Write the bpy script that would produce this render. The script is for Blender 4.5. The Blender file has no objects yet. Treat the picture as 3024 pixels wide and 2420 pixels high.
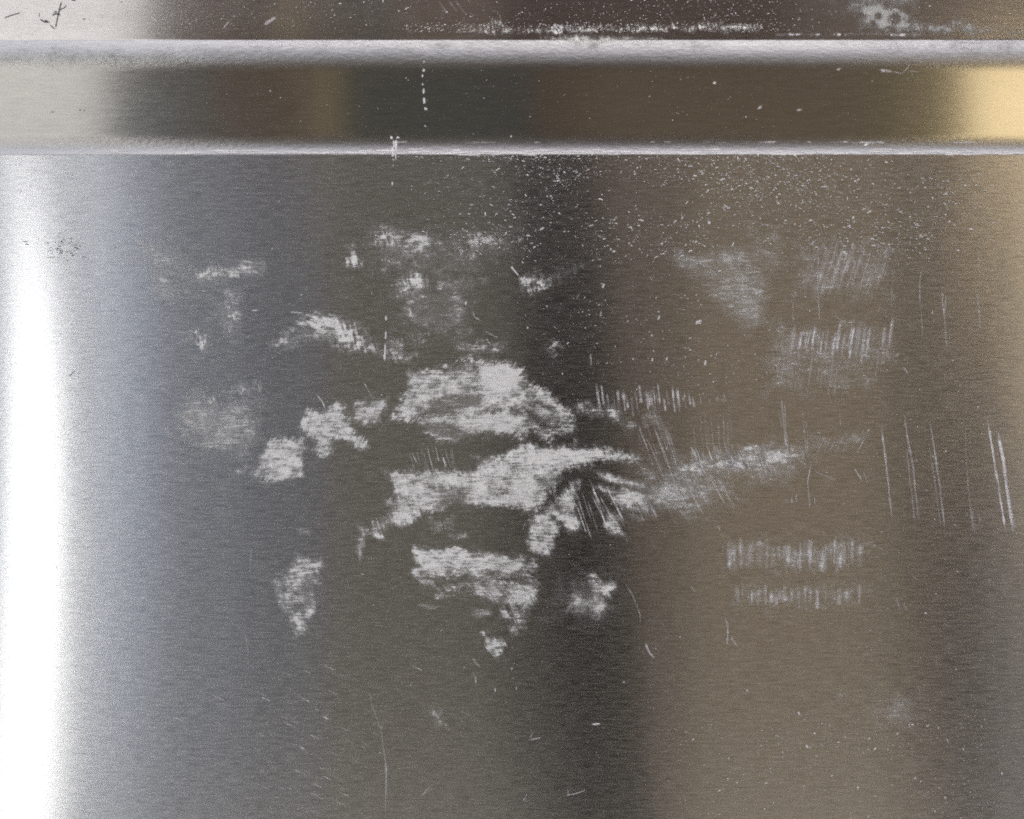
import bpy, math, random
import numpy as np

random.seed(7)
RNG = np.random.default_rng(11)
scene = bpy.context.scene
COL = scene.collection

# ------------------------------------------------------------------ camera
W, H = 3024.0, 2420.0            # photograph
VIEW = 0.40                      # metres of steel across the frame
S = VIEW / W
D = 0.40                         # lens to steel
cam_data = bpy.data.cameras.new('camera')
cam = bpy.data.objects.new('camera', cam_data)
COL.objects.link(cam)
cam.location = (0, -D, 0)
cam.rotation_euler = (math.radians(90), 0, 0)
cam_data.sensor_width = 36
cam_data.lens = 36 * D / VIEW
cam_data.clip_start = 0.01
cam_data.clip_end = 500
scene.camera = cam

# ------------------------------------------------------------------ world, sun, exposure
SUN_EL, SUN_AZ = math.radians(60), math.radians(8)
world = bpy.data.worlds.new('World')
scene.world = world
world.use_nodes = True
wn = world.node_tree
wn.nodes.clear()
sky = wn.nodes.new('ShaderNodeTexSky')
sky.sky_type = 'NISHITA'
sky.sun_disc = False
sky.sun_elevation = SUN_EL
sky.sun_rotation = SUN_AZ
sky.dust_density = 7.0
sky.air_density = 0.3
sky.ozone_density = 0.0
bg = wn.nodes.new('ShaderNodeBackground')
bg.inputs['Strength'].default_value = 0.15
wo = wn.nodes.new('ShaderNodeOutputWorld')
wn.links.new(sky.outputs[0], bg.inputs[0])
wn.links.new(bg.outputs[0], wo.inputs[0])

sun_d = bpy.data.lights.new('sun', 'SUN')
sun_d.energy = 5.0
sun_d.angle = math.radians(0.5)
sun_d.color = (1.0, 0.97, 0.92)
sun = bpy.data.objects.new('sun', sun_d)
COL.objects.link(sun)
# the sun stands behind the steel (+Y): the front is in shade, what it mirrors is sunlit
sun.rotation_euler = (-(math.pi / 2 - SUN_EL), 0, -SUN_AZ)

vs = scene.view_settings
vs.view_transform = 'Standard'
vs.look = 'None'
vs.exposure = 2.5
vs.gamma = 1.0
vs.use_curve_mapping = False
scene.cycles.use_denoising = False
scene.cycles.use_adaptive_sampling = False
scene.cycles.sample_clamp_indirect = 0.55
scene.cycles.filter_width = 1.9
scene.cycles.denoising_prefilter = 'FAST'

# ------------------------------------------------------------------ helpers
def tag(o, label=None, cat=None, group=None, kind=None):
    if label: o['label'] = label
    if cat: o['category'] = cat
    if group: o['group'] = group
    if kind: o['kind'] = kind
    return o

def mesh_obj(name, verts, faces, mat, parent=None, smooth=False, attrs=None):
    me = bpy.data.meshes.new(name)
    me.from_pydata([tuple(v) for v in verts], [], [tuple(f) for f in faces])
    if smooth:
        me.polygons.foreach_set('use_smooth', [True] * len(me.polygons))
    for k, a in (attrs or {}).items():
        at = me.attributes.new(k, 'FLOAT', 'POINT')
        at.data.foreach_set('value', np.asarray(a, dtype=np.float32))
    me.update()
    o = bpy.data.objects.new(name, me)
    COL.objects.link(o)
    o.parent = parent
    if mat: me.materials.append(mat)
    return o

def box(name, c0, c1, mat, parent=None, lean=0.0):
    x0, y0, z0 = c0
    x1, y1, z1 = c1
    v = [(x0, y0, z0), (x1, y0, z0), (x1, y1, z0), (x0, y1, z0),
         (x0 + lean, y0, z1), (x1 + lean, y0, z1), (x1 + lean, y1, z1), (x0 + lean, y1, z1)]
    f = [(0, 3, 2, 1), (4, 5, 6, 7), (0, 1, 5, 4), (1, 2, 6, 5), (2, 3, 7, 6), (3, 0, 4, 7)]
    return mesh_obj(name, v, f, mat, parent)

def empty(name, loc=(0, 0, 0)):
    o = bpy.data.objects.new(name, None)
    COL.objects.link(o)
    o.location = loc
    o.empty_display_size = 0.05
    return o

class NT:
    def __init__(self, name):
        self.m = bpy.data.materials.new(name)
        self.m.use_nodes = True
        self.t = self.m.node_tree
        self.t.nodes.clear()
        self.out = self.t.nodes.new('ShaderNodeOutputMaterial')
    def n(self, typ, **kw):
        nd = self.t.nodes.new(typ)
        for k, v in kw.items():
            setattr(nd, k, v)
        return nd
    def l(self, a, b):
        self.t.links.new(a, b)
    def math(self, op, a, b=None, clamp=False):
        nd = self.n('ShaderNodeMath', operation=op, use_clamp=clamp)
        for i, v in enumerate((a, b)):
            if v is None: continue
            if isinstance(v, (int, float)): nd.inputs[i].default_value = v
            else: self.l(v, nd.inputs[i])
        return nd.outputs[0]
    def rng(self, v, a, b, c, d, smooth=False):
        nd = self.n('ShaderNodeMapRange')
        if smooth: nd.interpolation_type = 'SMOOTHSTEP'
        self.l(v, nd.inputs[0])
        for i, x in enumerate((a, b, c, d)): nd.inputs[i + 1].default_value = x
        return nd.outputs[0]
    def noise(self, scale, detail=2.0, rough=0.5, co=None, vscale=(1, 1, 1), loc=(0, 0, 0), rot=(0, 0, 0)):
        if co is None:
            co = self.n('ShaderNodeTexCoord').outputs['Object']
        mp = self.n('ShaderNodeMapping')
        mp.inputs['Scale'].default_value = vscale
        mp.inputs['Location'].default_value = loc
        mp.inputs['Rotation'].default_value = rot
        self.l(co, mp.inputs[0])
        nz = self.n('ShaderNodeTexNoise')
        nz.inputs['Scale'].default_value = scale
        nz.inputs['Detail'].default_value = detail
        nz.inputs['Roughness'].default_value = rough
        self.l(mp.outputs[0], nz.inputs['Vector'])
        return nz.outputs['Fac']

# ------------------------------------------------------------------ materials
def vz(v):                # photo row -> height on the front plane
    return (H / 2 - v) * S

def steel(name, ru, rv, broad, grain=1.0, tint=(0.66, 0.655, 0.635), bump=0.02, lump=0.0, mid=0.0, fold=None):
    """brushed steel: brush lines along X, so the mirror image smears along Z"""
    k = NT(name)
    g1 = k.noise(1.0, 2, 0.55, vscale=(190, 190, 1500))
    g2 = k.noise(1.0, 2, 0.6, vscale=(85, 85, 1000), loc=(3, 1, 7))
    g = k.math('ADD', k.math('MULTIPLY', g1, 0.62), k.math('MULTIPLY', g2, 0.38))
    big = k.noise(26, 4, 0.55, vscale=(1, 1, 1.4))
    fine = k.noise(2600, 2, 0.6)
    hgt = k.math('ADD', g, k.math('MULTIPLY', fine, 0.03))
    bp = k.n('ShaderNodeBump')
    bp.inputs['Strength'].default_value = bump * grain
    bp.inputs['Distance'].default_value = 0.0006
    k.l(hgt, bp.inputs['Height'])
    nrm = bp.outputs[0]
    if lump:
        lm = k.noise(1.0, 3, 0.6, vscale=(420, 420, 800), rot=(0, 0.6, 0))
        b2 = k.n('ShaderNodeBump')
        b2.inputs['Strength'].default_value = lump
        b2.inputs['Distance'].default_value = 0.001
        k.l(lm, b2.inputs['Height'])
        k.l(nrm, b2.inputs['Normal'])
        nrm = b2.outputs[0]
    wf = None
    if fold:
        zc = k.n('ShaderNodeSeparateXYZ')
        k.l(k.n('ShaderNodeTexCoord').outputs['Object'], zc.inputs[0])
        wf = k.math('MAXIMUM', k.rng(zc.outputs[2], vz(206), vz(150), 0, 1, True), k.rng(zc.outputs[2], vz(385), vz(440), 0, 1, True))
        k.l(k.math('MULTIPLY', wf, lump), b2.inputs['Strength'])
    tan = k.n('ShaderNodeCombineXYZ')
    tan.inputs[0].default_value = 1.0
    # Glossy BSDF: along the tangent r*(1-a), across r/(1-a)
    r = math.sqrt(ru * rv)
    a = 1 - math.sqrt(ru / rv)
    gl = k.n('ShaderNodeBsdfAnisotropic', distribution='GGX')
    gl.inputs['Anisotropy'].default_value = a
    tm = k.n('ShaderNodeMixRGB', blend_type='MIX')
    tm.inputs[1].default_value = (*[t * (1 - 0.20 * grain) for t in tint], 1)
    tm.inputs[2].default_value = (*[min(1, t * (1 + 0.20 * grain)) for t in tint], 1)
    k.l(k.rng(g, 0.32, 0.68, 0, 1), tm.inputs[0])
    rr = k.rng(g, 0.3, 0.7, math.sqrt(r) * 0.92, math.sqrt(r) * 1.08)
    if wf: rr = k.math('ADD', rr, k.math('MULTIPLY', wf, fold[0]))
    k.l(rr, gl.inputs['Roughness'])
    k.l(tm.outputs[0], gl.inputs['Color'])
    k.l(tan.outputs[0], gl.inputs['Tangent'])
    k.l(nrm, gl.inputs['Normal'])
    g3 = k.n('ShaderNodeBsdfAnisotropic', distribution='GGX')
    g3.inputs['Anisotropy'].default_value = 0.25
    g3.inputs['Roughness'].default_value = 0.62
    g3.inputs['Color'].default_value = (*tint, 1)
    k.l(tan.outputs[0], g3.inputs['Tangent'])
    k.l(nrm, g3.inputs['Normal'])
    mix = k.n('ShaderNodeMixShader')
    f = k.rng(g, 0.34, 0.70, broad * (1 - 0.55 * grain), broad * (1 + 0.75 * grain))
    f = k.math('MULTIPLY', f, k.rng(big, 0.3, 0.7, 0.8, 1.2), clamp=True)
    f = k.math('MULTIPLY', f, k.rng(fine, 0.3, 0.7, 0.86, 1.14), clamp=True)
    if wf: f = k.math('ADD', f, k.math('MULTIPLY', wf, fold[1]))
    k.l(f, mix.inputs[0])
    first = gl
    if mid:                                   # shallower, coarser brush lines
        g2n = k.n('ShaderNodeBsdfAnisotropic', distribution='GGX')
        g2n.inputs['Anisotropy'].default_value = 0.25
        k.l(k.rng(g, 0.3, 0.7, 0.30, 0.40), g2n.inputs['Roughness'])
        g2n.inputs['Color'].default_value = (*tint, 1)
        k.l(tan.outputs[0], g2n.inputs['Tangent'])
        k.l(nrm, g2n.inputs['Normal'])
        first = k.n('ShaderNodeMixShader')
        k.l(k.rng(g, 0.34, 0.70, 0.0, mid * 2.0), first.inputs[0])
        k.l(gl.outputs[0], first.inputs[1]); k.l(g2n.outputs[0], first.inputs[2])
    k.l(first.outputs[0], mix.inputs[1])
    k.l(g3.outputs[0], mix.inputs[2])
    k.l(mix.outputs[0], k.out.inputs[0])
    return k.m

def film(name, col, vstreak=(170, 170, 1350), amp=0.8, gloss=0.3, rough=0.5, lean=0.9):
    """abraded or dusty film lying on the steel, opaque where attribute cover is 1"""
    k = NT(name)
    at = k.n('ShaderNodeAttribute', attribute_name='cover')
    c = at.outputs['Fac']
    g = k.noise(1.0, 3, 0.65, vscale=vstreak)
    m = k.noise(1500, 3, 0.65)
    gg = k.math('ADD', k.math('MULTIPLY', g, 0.66), k.math('MULTIPLY', m, 0.34))
    e = k.math('ADD', c, k.math('MULTIPLY', k.math('SUBTRACT', gg, 0.5), amp * 2.9))
    fl = k.math('MULTIPLY', k.rng(e, 0.26, 0.92, 0, 1, True), k.rng(c, 0.0, 0.12, 0, 1))
    f = k.math('ADD', k.math('MULTIPLY', fl, 0.55), k.math('MULTIPLY', c, 0.45), clamp=True)
    df = k.n('ShaderNodeBsdfDiffuse')
    df.inputs['Color'].default_value = (*col, 1)
    gl = k.n('ShaderNodeBsdfAnisotropic')
    gl.inputs['Roughness'].default_value = rough
    gl.inputs['Color'].default_value = (*col, 1)
    mx = k.n('ShaderNodeMixShader')
    mx.inputs[0].default_value = gloss
    k.l(df.outputs[0], mx.inputs[1]); k.l(gl.outputs[0], mx.inputs[2])
    up = k.n('ShaderNodeCombineXYZ')
    up.inputs[1].default_value = -math.cos(lean); up.inputs[2].default_value = math.sin(lean)
    if lean:
        k.l(up.outputs[0], df.inputs['Normal']); k.l(up.outputs[0], gl.inputs['Normal'])
    tr = k.n('ShaderNodeBsdfTransparent')
    mo = k.n('ShaderNodeMixShader')
    k.l(f, mo.inputs[0]); k.l(tr.outputs[0], mo.inputs[1]); k.l(mx.outputs[0], mo.inputs[2])
    k.l(mo.outputs[0], k.out.inputs[0])
    return k.m

def plain(name, col, rough=0.85, vary=0.2, vscale=(6, 6, 1.2), scale=4):
    k = NT(name)
    nz = k.noise(scale, 4, 0.6, vscale=vscale)
    hs = k.n('ShaderNodeMixRGB', blend_type='MIX')
    hs.inputs[1].default_value = (*[c * (1 - vary) for c in col], 1)
    hs.inputs[2].default_value = (*[min(1, c * (1 + vary)) for c in col], 1)
    k.l(nz, hs.inputs[0])
    p = k.n('ShaderNodeBsdfPrincipled')
    p.inputs['Roughness'].default_value = rough
    p.inputs['Specular IOR Level'].default_value = 0.0
    k.l(hs.outputs[0], p.inputs['Base Color'])
    k.l(p.outputs[0], k.out.inputs[0])
    return k.m

M_MAIN = steel('brushed_steel_main', 0.012, 0.13, 0.03, grain=1.0, bump=0.026, mid=0.11)
M_RIB = steel('brushed_steel_band', 0.012, 0.04, 0.012, grain=0.5, bump=0.008, lump=0.12, fold=(0.16, 0.05), tint=(0.50, 0.505, 0.47))
M_TOP = steel('brushed_steel_top', 0.012, 0.04, 0.012, grain=0.5, bump=0.010)
M_LEDGE = M_RIB
M_BODY = steel('brushed_steel_body', 0.06, 0.3, 0.2)
M_SCUFF = film('abraded_steel', (0.90, 0.915, 0.835), amp=1.0)
M_LINE = film('scratched_steel', (0.92, 0.91, 0.85), amp=0.8)
M_CHIP_GLINT = film('chip_and_glint', (0.92, 0.91, 0.86), amp=0.2, gloss=0.1, lean=0.5)
M_DUST = film('grey_dust', (0.60, 0.60, 0.55), vstreak=(500, 500, 500), amp=0.7, gloss=0.0, lean=0.2)
M_GRIME_DIM = film('brown_grime_dimming', (0.22, 0.21, 0.19), vstreak=(90, 90, 500), amp=0.12, gloss=0.0, lean=0.2)
M_DARK = film('dark_residue', (0.11, 0.11, 0.12), vstreak=(500, 500, 500), amp=0.3, gloss=0.05, lean=0)

# ------------------------------------------------------------------ made-up surroundings, built for the reflections they give the steel
GZ = -1.6
ground = mesh_obj('ground', [(-60, -60, GZ), (60, -60, GZ), (60, 60, GZ), (-60, 60, GZ)], [(0, 1, 2, 3)],
                  plain('pale_paving', (0.045, 0.044, 0.042), 0.9, 0.15, (1, 1, 1), 3))
tag(ground, kind='structure')

def XU(u, dist):          # a column of the 2156-wide view -> X of what is mirrored there
    return (u - 1078) / 2156 * VIEW * (D + dist) / D

woods = {
    'grey':  plain('falloff_end_timber', (0.01703, 0.01892, 0.02229)),
    'taupe': plain('taupe_timber', (0.01561, 0.01532, 0.01282)),
    'brown': plain('brown_timber', (0.01656, 0.01395, 0.01115)),
    'tan':   plain('tan_timber', (0.02708, 0.02267, 0.01625)),
    'dark':  plain('dark_silhouette', (0.0009, 0.0009, 0.0007)),
    'slate': plain('slate_blue_paint', (0.0165, 0.0172, 0.0190)),
    'falloff_hi': plain('falloff_hi_timber', (0.07445, 0.08750, 0.10716)),  # greys step down beside the pillar, painting its highlight's falloff
    'falloff_mid':   plain('falloff_mid_timber', (0.04043, 0.04848, 0.06229)),
    'falloff_low': plain('falloff_low_timber', (0.02394, 0.02742, 0.03406)),
    'pale':  plain('pale_timber', (0.06665, 0.05805, 0.04300)),
}
fence = empty('added_fence', (0, -2.5, GZ))  # made-up fence, added for the steel to mirror
tag(fence, 'made-up timber board fence, added to mirror as brown and grey columns in the large steel face', 'fence')
bw = 0.115
i = 0
x = -2.6
while x < 2.6:
    u = 1078 + x / (VIEW * (D + 2.5) / D) * 2156
    kind = ('falloff_hi' if 130 < u < 225 else 'falloff_mid' if u < 340 else 'falloff_low' if u < 480 else 'grey' if u < 680 else 'taupe' if u < 1110 else 'brown' if u < 1450 else
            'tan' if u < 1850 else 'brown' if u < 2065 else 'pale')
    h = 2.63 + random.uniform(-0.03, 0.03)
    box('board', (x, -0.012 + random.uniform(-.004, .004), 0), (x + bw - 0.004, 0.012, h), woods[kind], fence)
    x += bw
for z in (0.45, 1.75):
    box('rail', (-2.6, -0.06, z), (2.6, -0.014, z + 0.08), woods['taupe'], fence)

pillar = empty('added_pillar', (0, -2.3, GZ))  # made-up white upright, put in to give the bright mirrored streak
tag(pillar, 'made-up sunlit white pillar, added to mirror as the glaring streak down the left of the steel', 'pillar')
wx0, wx1 = XU(12, 2.2), XU(80, 2.2)
M_WHITE = plain('white_paint', (0.79, 0.835, 0.88), 0.6, 0.03)
box('shaft', (wx0, 0, 0), (wx1, 0.12, 1.88), M_WHITE, pillar, lean=0.034)
box('cap', (wx0 + 0.019, -0.015, 1.88), (wx1 + 0.049, 0.135, 1.91), M_WHITE, pillar)

planter = empty('added_planter', (0, -2.3, GZ))  # made-up box, put in for a bluish mirrored streak
tag(planter, 'made-up slate blue box, added to mirror as the bluish streak at the lower right of the steel', 'planter')
px0, px1 = XU(2118, 2.2), XU(2900, 2.2)
box('front', (px0, 0.0, 0), (px1, 0.03, 1.38), woods['slate'], planter)
box('side', (px0, -0.165, 0), (px0 + 0.03, -0.002, 1.38), woods['slate'], planter)
box('rim', (px0 - 0.015, -0.015, 1.382), (px1 + 0.015, 0.045, 1.41), woods['slate'], planter)

silhouette = empty('leaning_silhouette', (0, -2.0, GZ))  # dark slab added in place of the photographer's mirrored figure
tag(silhouette, 'added dark slab standing in for the photographer, mirrored as the dark column in the middle of the steel', 'silhouette')
pz1 = 2.4
box('shaft', (XU(1238, 2), 0, 0), (XU(1422, 2), 0.05, pz1), woods['dark'], silhouette, lean=XU(1052, 2) - XU(1238, 2))

hc = {
    'lgrey': plain('pale_grey_cladding', (0.13450, 0.13667, 0.14328)),
    'slate': plain('slate_cladding', (0.01769, 0.01801, 0.01801)),
    'brown': plain('brown_cladding', (0.01769, 0.01342, 0.01073)),
    'tan':   plain('tan_cladding', (0.04505, 0.03540, 0.02146)),
    'dslate': plain('dark_slate_cladding', (0.01050, 0.01127, 0.01095)),
    'mid':   plain('mid_brown_cladding', (0.02146, 0.01715, 0.01288)),
    'olive': plain('olive_cladding', (0.02949, 0.02520, 0.01607)),
    'yellow': plain('yellow_cladding', (0.26488, 0.21672, 0.13545)),
    'dred':  plain('dark_red_brown_cladding', (0.00784, 0.00544, 0.00445)),
    'mauve': plain('mauve_brown_cladding', (0.01591, 0.01290, 0.01101)),
    'umber': plain('umber_cladding', (0.01237, 0.01090, 0.00925)),
}
house = empty('added_house', (0, -5.0, GZ))  # made-up house; its colours and height shape the reflections and hide sky
tag(house, 'made-up house with upright coloured cladding, added to mirror in the steel band above the large face', 'house')
spans = [(-1400, 172, 'lgrey'), (172, 400, 'slate'), (400, 640, 'brown'), (640, 688, 'tan'), (688, 1130, 'dslate'),
         (1130, 1250, 'brown'), (1250, 1920, 'mid'), (1920, 2096, 'olive'), (2096, 3400, 'yellow')]
upper = [(-1400, 186, 'lgrey'), (186, 420, 'mauve'), (420, 520, 'umber'), (520, 552, 'tan'), (552, 800, 'umber'), (800, 1050, 'brown'),
         (1050, 1780, 'dred'), (1780, 3400, 'mauve')]
for sp, zz0, zz1, yy in ((spans, 0, 4.85, 0.0), (upper, 4.856, 8.0, 0.0)):
    for u0, u1, kd in sp:
        x0, x1 = XU(u0, 5), XU(u1, 5)
        n = max(1, int(round((x1 - x0) / 0.30)))
        for j in range(n):
            a, b = x0 + (x1 - x0) * j / n, x0 + (x1 - x0) * (j + 1) / n
            box('cladding_panel', (a, yy, zz0), (b - 0.006, yy + 0.03, zz1), hc[kd], house)
box('wall_core', (XU(-1400, 5), -0.25, 0), (XU(3400, 5), -0.005, 7.98), hc['slate'], house)

# ------------------------------------------------------------------ the steel: profile y(z)
# (row, tilt) : tilt = degrees the face leans back, so it looks upward
prof_rows = [(3900, 0.0), (464, 0.0), (459, 0.0), (455, 26), (446, 24), (437, 19), (427, 13.5), (416, 9.5), (402, 6.5), (384, 5.0),
             (205, 5.0), (188, 6.3), (172, 9), (157, 12.5), (143, 17), (130, 21), (116, 24), (98, 25.5), (94, 8.0), (80, 8.0), (-2200, 8.0)]
rows, tilts = [p[0] for p in prof_rows], [p[1] for p in prof_rows]
vv = np.concatenate([np.linspace(3900, 470, 60), np.arange(468, 60, -1.5), np.linspace(58, -2200, 60)])
tt = np.interp(-vv, [-r for r in rows], tilts)
ZS = vz(vv)
YS = np.concatenate([[0], np.cumsum(np.tan(np.radians((tt[1:] + tt[:-1]) / 2)) * np.diff(ZS))])

def yz(z): return np.interp(z, ZS, YS)

def P(px, py, lift=0.00006):
    """photo pixel -> point on the steel (a real spot on the sheet), lifted a little off it"""
    px = np.asarray(px, float); py = np.asarray(py, float)
    xr, zr = (px - W / 2) * S, (H / 2 - py) * S
    y = np.zeros_like(xr)
    for _ in range(6):
        y = yz(zr * (D + y) / D)
    y = y - lift
    kf = (D + y) / D
    return np.stack([xr * kf, y, zr * kf], -1)

cab = empty('steel_panel', (0, 0, 0))
tag(cab, 'brushed stainless steel panel with a folded horizontal band, scuffed and scratched', 'panel')
PX0, PX1 = -0.55, 0.55
def strip(name, va, vb, mat):
    idx = np.where((vv <= va + 1e-6) & (vv >= vb - 1e-6))[0]
    nx = 12
    xs = np.linspace(PX0, PX1, nx + 1)
    V, F = [], []
    for q in idx:
        for xx in xs: V.append((xx, YS[q], ZS[q]))
    for r in range(len(idx) - 1):
        for c in range(nx):
            a = r * (nx + 1) + c
            F.append((a, a + 1, a + nx + 2, a + nx + 1))
    return mesh_obj(name, V, F, mat, cab, smooth=True)
cuts = [vv[0], vv[np.argmin(abs(vv - 459))], vv[np.argmin(abs(vv - 392))], vv[np.argmin(abs(vv - 188))], vv[np.argmin(abs(vv - 96))], vv[-1]]
strip('main_face', cuts[0], cuts[1], M_MAIN)
strip('lower_fold', cuts[1], cuts[2], M_LEDGE)
strip('band_face', cuts[2], cuts[3], M_RIB)
strip('upper_fold', cuts[3], cuts[4], M_LEDGE)
strip('upper_face', cuts[4], cuts[5], M_TOP)
yb = float(YS[-1]) + 0.25
for xs_ in (PX0, PX1):
    V = [(xs_, y, z) for y, z in zip(YS, ZS)] + [(xs_, yb, ZS[-1]), (xs_, yb, ZS[0])]
    mesh_obj('side_panel', V, [tuple(range(len(V)))], M_BODY, cab)
mesh_obj('top_panel', [(PX0, YS[-1], ZS[-1]), (PX1, YS[-1], ZS[-1]), (PX1, yb, ZS[-1]), (PX0, yb, ZS[-1])], [(0, 1, 2, 3)], M_BODY, cab)
mesh_obj('back_panel', [(PX0, yb, ZS[0]), (PX1, yb, ZS[0]), (PX1, yb, ZS[-1]), (PX0, yb, ZS[-1])], [(3, 2, 1, 0)], M_BODY, cab)
box('plinth', (PX0 + 0.02, 0.02, GZ), (PX1 - 0.02, yb - 0.02, ZS[0]), M_BODY, cab)

# ------------------------------------------------------------------ noise for the marks
NG = RNG.random((256, 256)).astype(np.float32)
def vnoise(x, y, off=0):
    x = x + off * 17.31; y = y + off * 9.77
    xi, yi = np.floor(x).astype(int), np.floor(y).astype(int)
    fx, fy = x - xi, y - yi
    fx, fy = fx * fx * (3 - 2 * fx), fy * fy * (3 - 2 * fy)
    a = NG[yi % 256, xi % 256]; b = NG[yi % 256, (xi + 1) % 256]
    c = NG[(yi + 1) % 256, xi % 256]; d = NG[(yi + 1) % 256, (xi + 1) % 256]
    return (a * (1 - fx) + b * fx) * (1 - fy) + (c * (1 - fx) + d * fx) * fy
def fbm(x, y, off=0, o=4):
    s, t, a = 0, 0, 1.0
    for q in range(o):
        s = s + a * vnoise(x * 2 ** q, y * 2 ** q, off + q * 3.7); t += a; a *= 0.55
    return s / t

def sdf(px, py, poly):
    poly = np.asarray(poly, float)
    d2 = np.full(px.shape, 1e18); inside = np.zeros(px.shape, bool)
    n = len(poly)
    for i in range(n):
        a, b = poly[i], poly[(i + 1) % n]
        e = b - a
        wx, wy = px - a[0], py - a[1]
        t = np.clip((wx * e[0] + wy * e[1]) / max(e @ e, 1e-9), 0, 1)
        d2 = np.minimum(d2, (wx - t * e[0]) ** 2 + (wy - t * e[1]) ** 2)
        cond = (a[1] > py) != (b[1] > py)
        xx = a[0] + (py - a[1]) * e[0] / (e[1] if e[1] != 0 else 1e-9)
        inside ^= cond & (px < xx)
    return np.where(inside, 1, -1) * np.sqrt(d2)

def ss(x, a, b):
    t = np.clip((x - a) / (b - a), 0, 1)
    return t * t * (3 - 2 * t)

KZ = 1 / 2.1055
def Z(o, pts): return [(o[0] + x * KZ, o[1] + y * KZ) for x, y in pts]

NSC = [0]
def patch(name, poly, dens=0.8, rag=14, soft=10, hole=0.5, ang=78, streak=0.35, mat=None, carve=(), boost=(), cell=2.3, gap=0.0, lift=None):
    NSC[0] += 1
    off = NSC[0]
    poly = np.asarray(poly, float)
    pad = rag + soft + 6
    x0, y0 = poly.min(0) - pad; x1, y1 = poly.max(0) + pad
    gx, gy = np.meshgrid(np.arange(x0, x1, cell), np.arange(y0, y1, cell))
    d = sdf(gx, gy, poly)
    ca, sa = math.cos(math.radians(ang)), math.sin(math.radians(ang))
    u = gx * ca + gy * sa          # along strokes
    w = -gx * sa + gy * ca         # across strokes
    n_st = fbm(u / 34, w / 4.5, off, 3)
    n_bl = fbm(gx / 46, gy / 34, off + 50, 4)
    n_h = fbm(gx / 36, gy / 3.6, off + 90, 3)
    n_f = fbm(gx / 11, gy / 9, off + 30, 4)
    n_v = fbm(u / 14 + 3 * n_bl, w / 2.6, off + 71, 2)
    dd = d + rag * 1.6 * (n_st - 0.5) + rag * 2.6 * (n_bl - 0.5) + rag * 0.4 * (n_h - 0.5) + rag * 2.2 * (n_f - 0.5) + rag * 0.6 * (n_v - 0.5)
    c = ss(dd, -soft * 1.2, soft * 2.2)
    body = dens * (1 + hole * 2.6 * (n_bl - 0.5) + streak * 1.3 * (n_h - 0.5) + streak * 0.7 * (n_st - 0.5) + 1.5 * hole * (n_f - 0.5) + 0.4 * hole * (n_v - 0.5))
    if gap: body = body * ss(n_st * 0.5 + n_h * 0.25 + n_f * 0.25, gap - 0.07, gap + 0.09)
    for bp, val in boost:
        db = sdf(gx, gy, bp) + 12 * (n_bl - 0.5) + 8 * (n_f - 0.5)
        t = ss(db, -16, 16)
        body = body * (1 - t) + val * t * (1 + 0.25 * (n_f - 0.5))
    for cp, val in carve:
        db = sdf(gx, gy, cp) + 16 * (n_st - 0.5) + 12 * (n_bl - 0.5) + 10 * (n_f - 0.5)
        body = body * (1 - val * ss(db, -9, 9))
    c = np.clip(c * body, 0, 1)
    h, wd = c.shape
    keep = np.maximum.reduce([c[:-1, :-1], c[1:, :-1], c[:-1, 1:], c[1:, 1:]]) > 0.015
    used = np.zeros((h, wd), bool)
    used[:-1, :-1] |= keep; used[1:, :-1] |= keep; used[:-1, 1:] |= keep; used[1:, 1:] |= keep
    idx = -np.ones((h, wd), int); idx[used] = np.arange(used.sum())
    if used.sum() < 4: return None
    V = P(gx[used], gy[used], lift if lift else 0.00005 + 0.000004 * (off % 10))
    F = np.stack([idx[1:, :-1][keep], idx[1:, 1:][keep], idx[:-1, 1:][keep], idx[:-1, :-1][keep]], -1)
    return mesh_obj(name, V, F, mat or M_SCUFF, cab, attrs={'cover': c[used]})

def ribbon_geo(pts, w, cov, jit=0.6, gaps=0.3, seg=7.0):
    pts = np.asarray(pts, float)
    ln = np.concatenate([[0], np.cumsum(np.hypot(*np.diff(pts, axis=0).T))])
    n = max(2, int(ln[-1] / seg) + 1)
    s = np.linspace(0, ln[-1], n)
    px, py = np.interp(s, ln, pts[:, 0]), np.interp(s, ln, pts[:, 1])
    ph = random.random() * 1000
    k = vnoise(s / 40 + ph, s * 0 + ph) - 0.5
    dx, dy = np.gradient(px), np.gradient(py)
    L = np.hypot(dx, dy) + 1e-9
    nx, ny = -dy / L, dx / L
    px = px + nx * k * jit * 4; py = py + ny * k * jit * 4
    ww = w * (0.6 + 0.8 * vnoise(s / 18 + ph, s * 0 + 3 + ph)) * np.clip(np.minimum(s, ln[-1] - s) / (0.12 * ln[-1] + 1) + 0.25, 0, 1)
    cc = cov * np.clip(1 - gaps * 2 * (1 - vnoise(s / 22 + ph, s * 0 + 9 + ph)), 0, 1) * np.clip(np.minimum(s, ln[-1] - s) / (0.15 * ln[-1] + 1) + 0.15, 0, 1)
    a = P(px - nx * ww / 2, py - ny * ww / 2, 0.0001)
    m = P(px, py, 0.00013)
    b = P(px + nx * ww / 2, py + ny * ww / 2, 0.0001)
    V = np.concatenate([a, m, b]); cc = np.clip(cc * 1.7, 0, 1); C = np.concatenate([cc * 0.45, cc, cc * 0.45])
    F = []
    for i in range(n - 1):
        F += [(i, i + 1, n + i + 1, n + i), (n + i, n + i + 1, 2 * n + i + 1, 2 * n + i)]
    return V, F, C

def scratch(pts, w=4, cov=0.7, mat=None, name='scratch', **kw):
    V, F, C = ribbon_geo(pts, w, cov, **kw)
    return mesh_obj(name, V, F, mat or M_LINE, cab, attrs={'cover': C})

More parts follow.
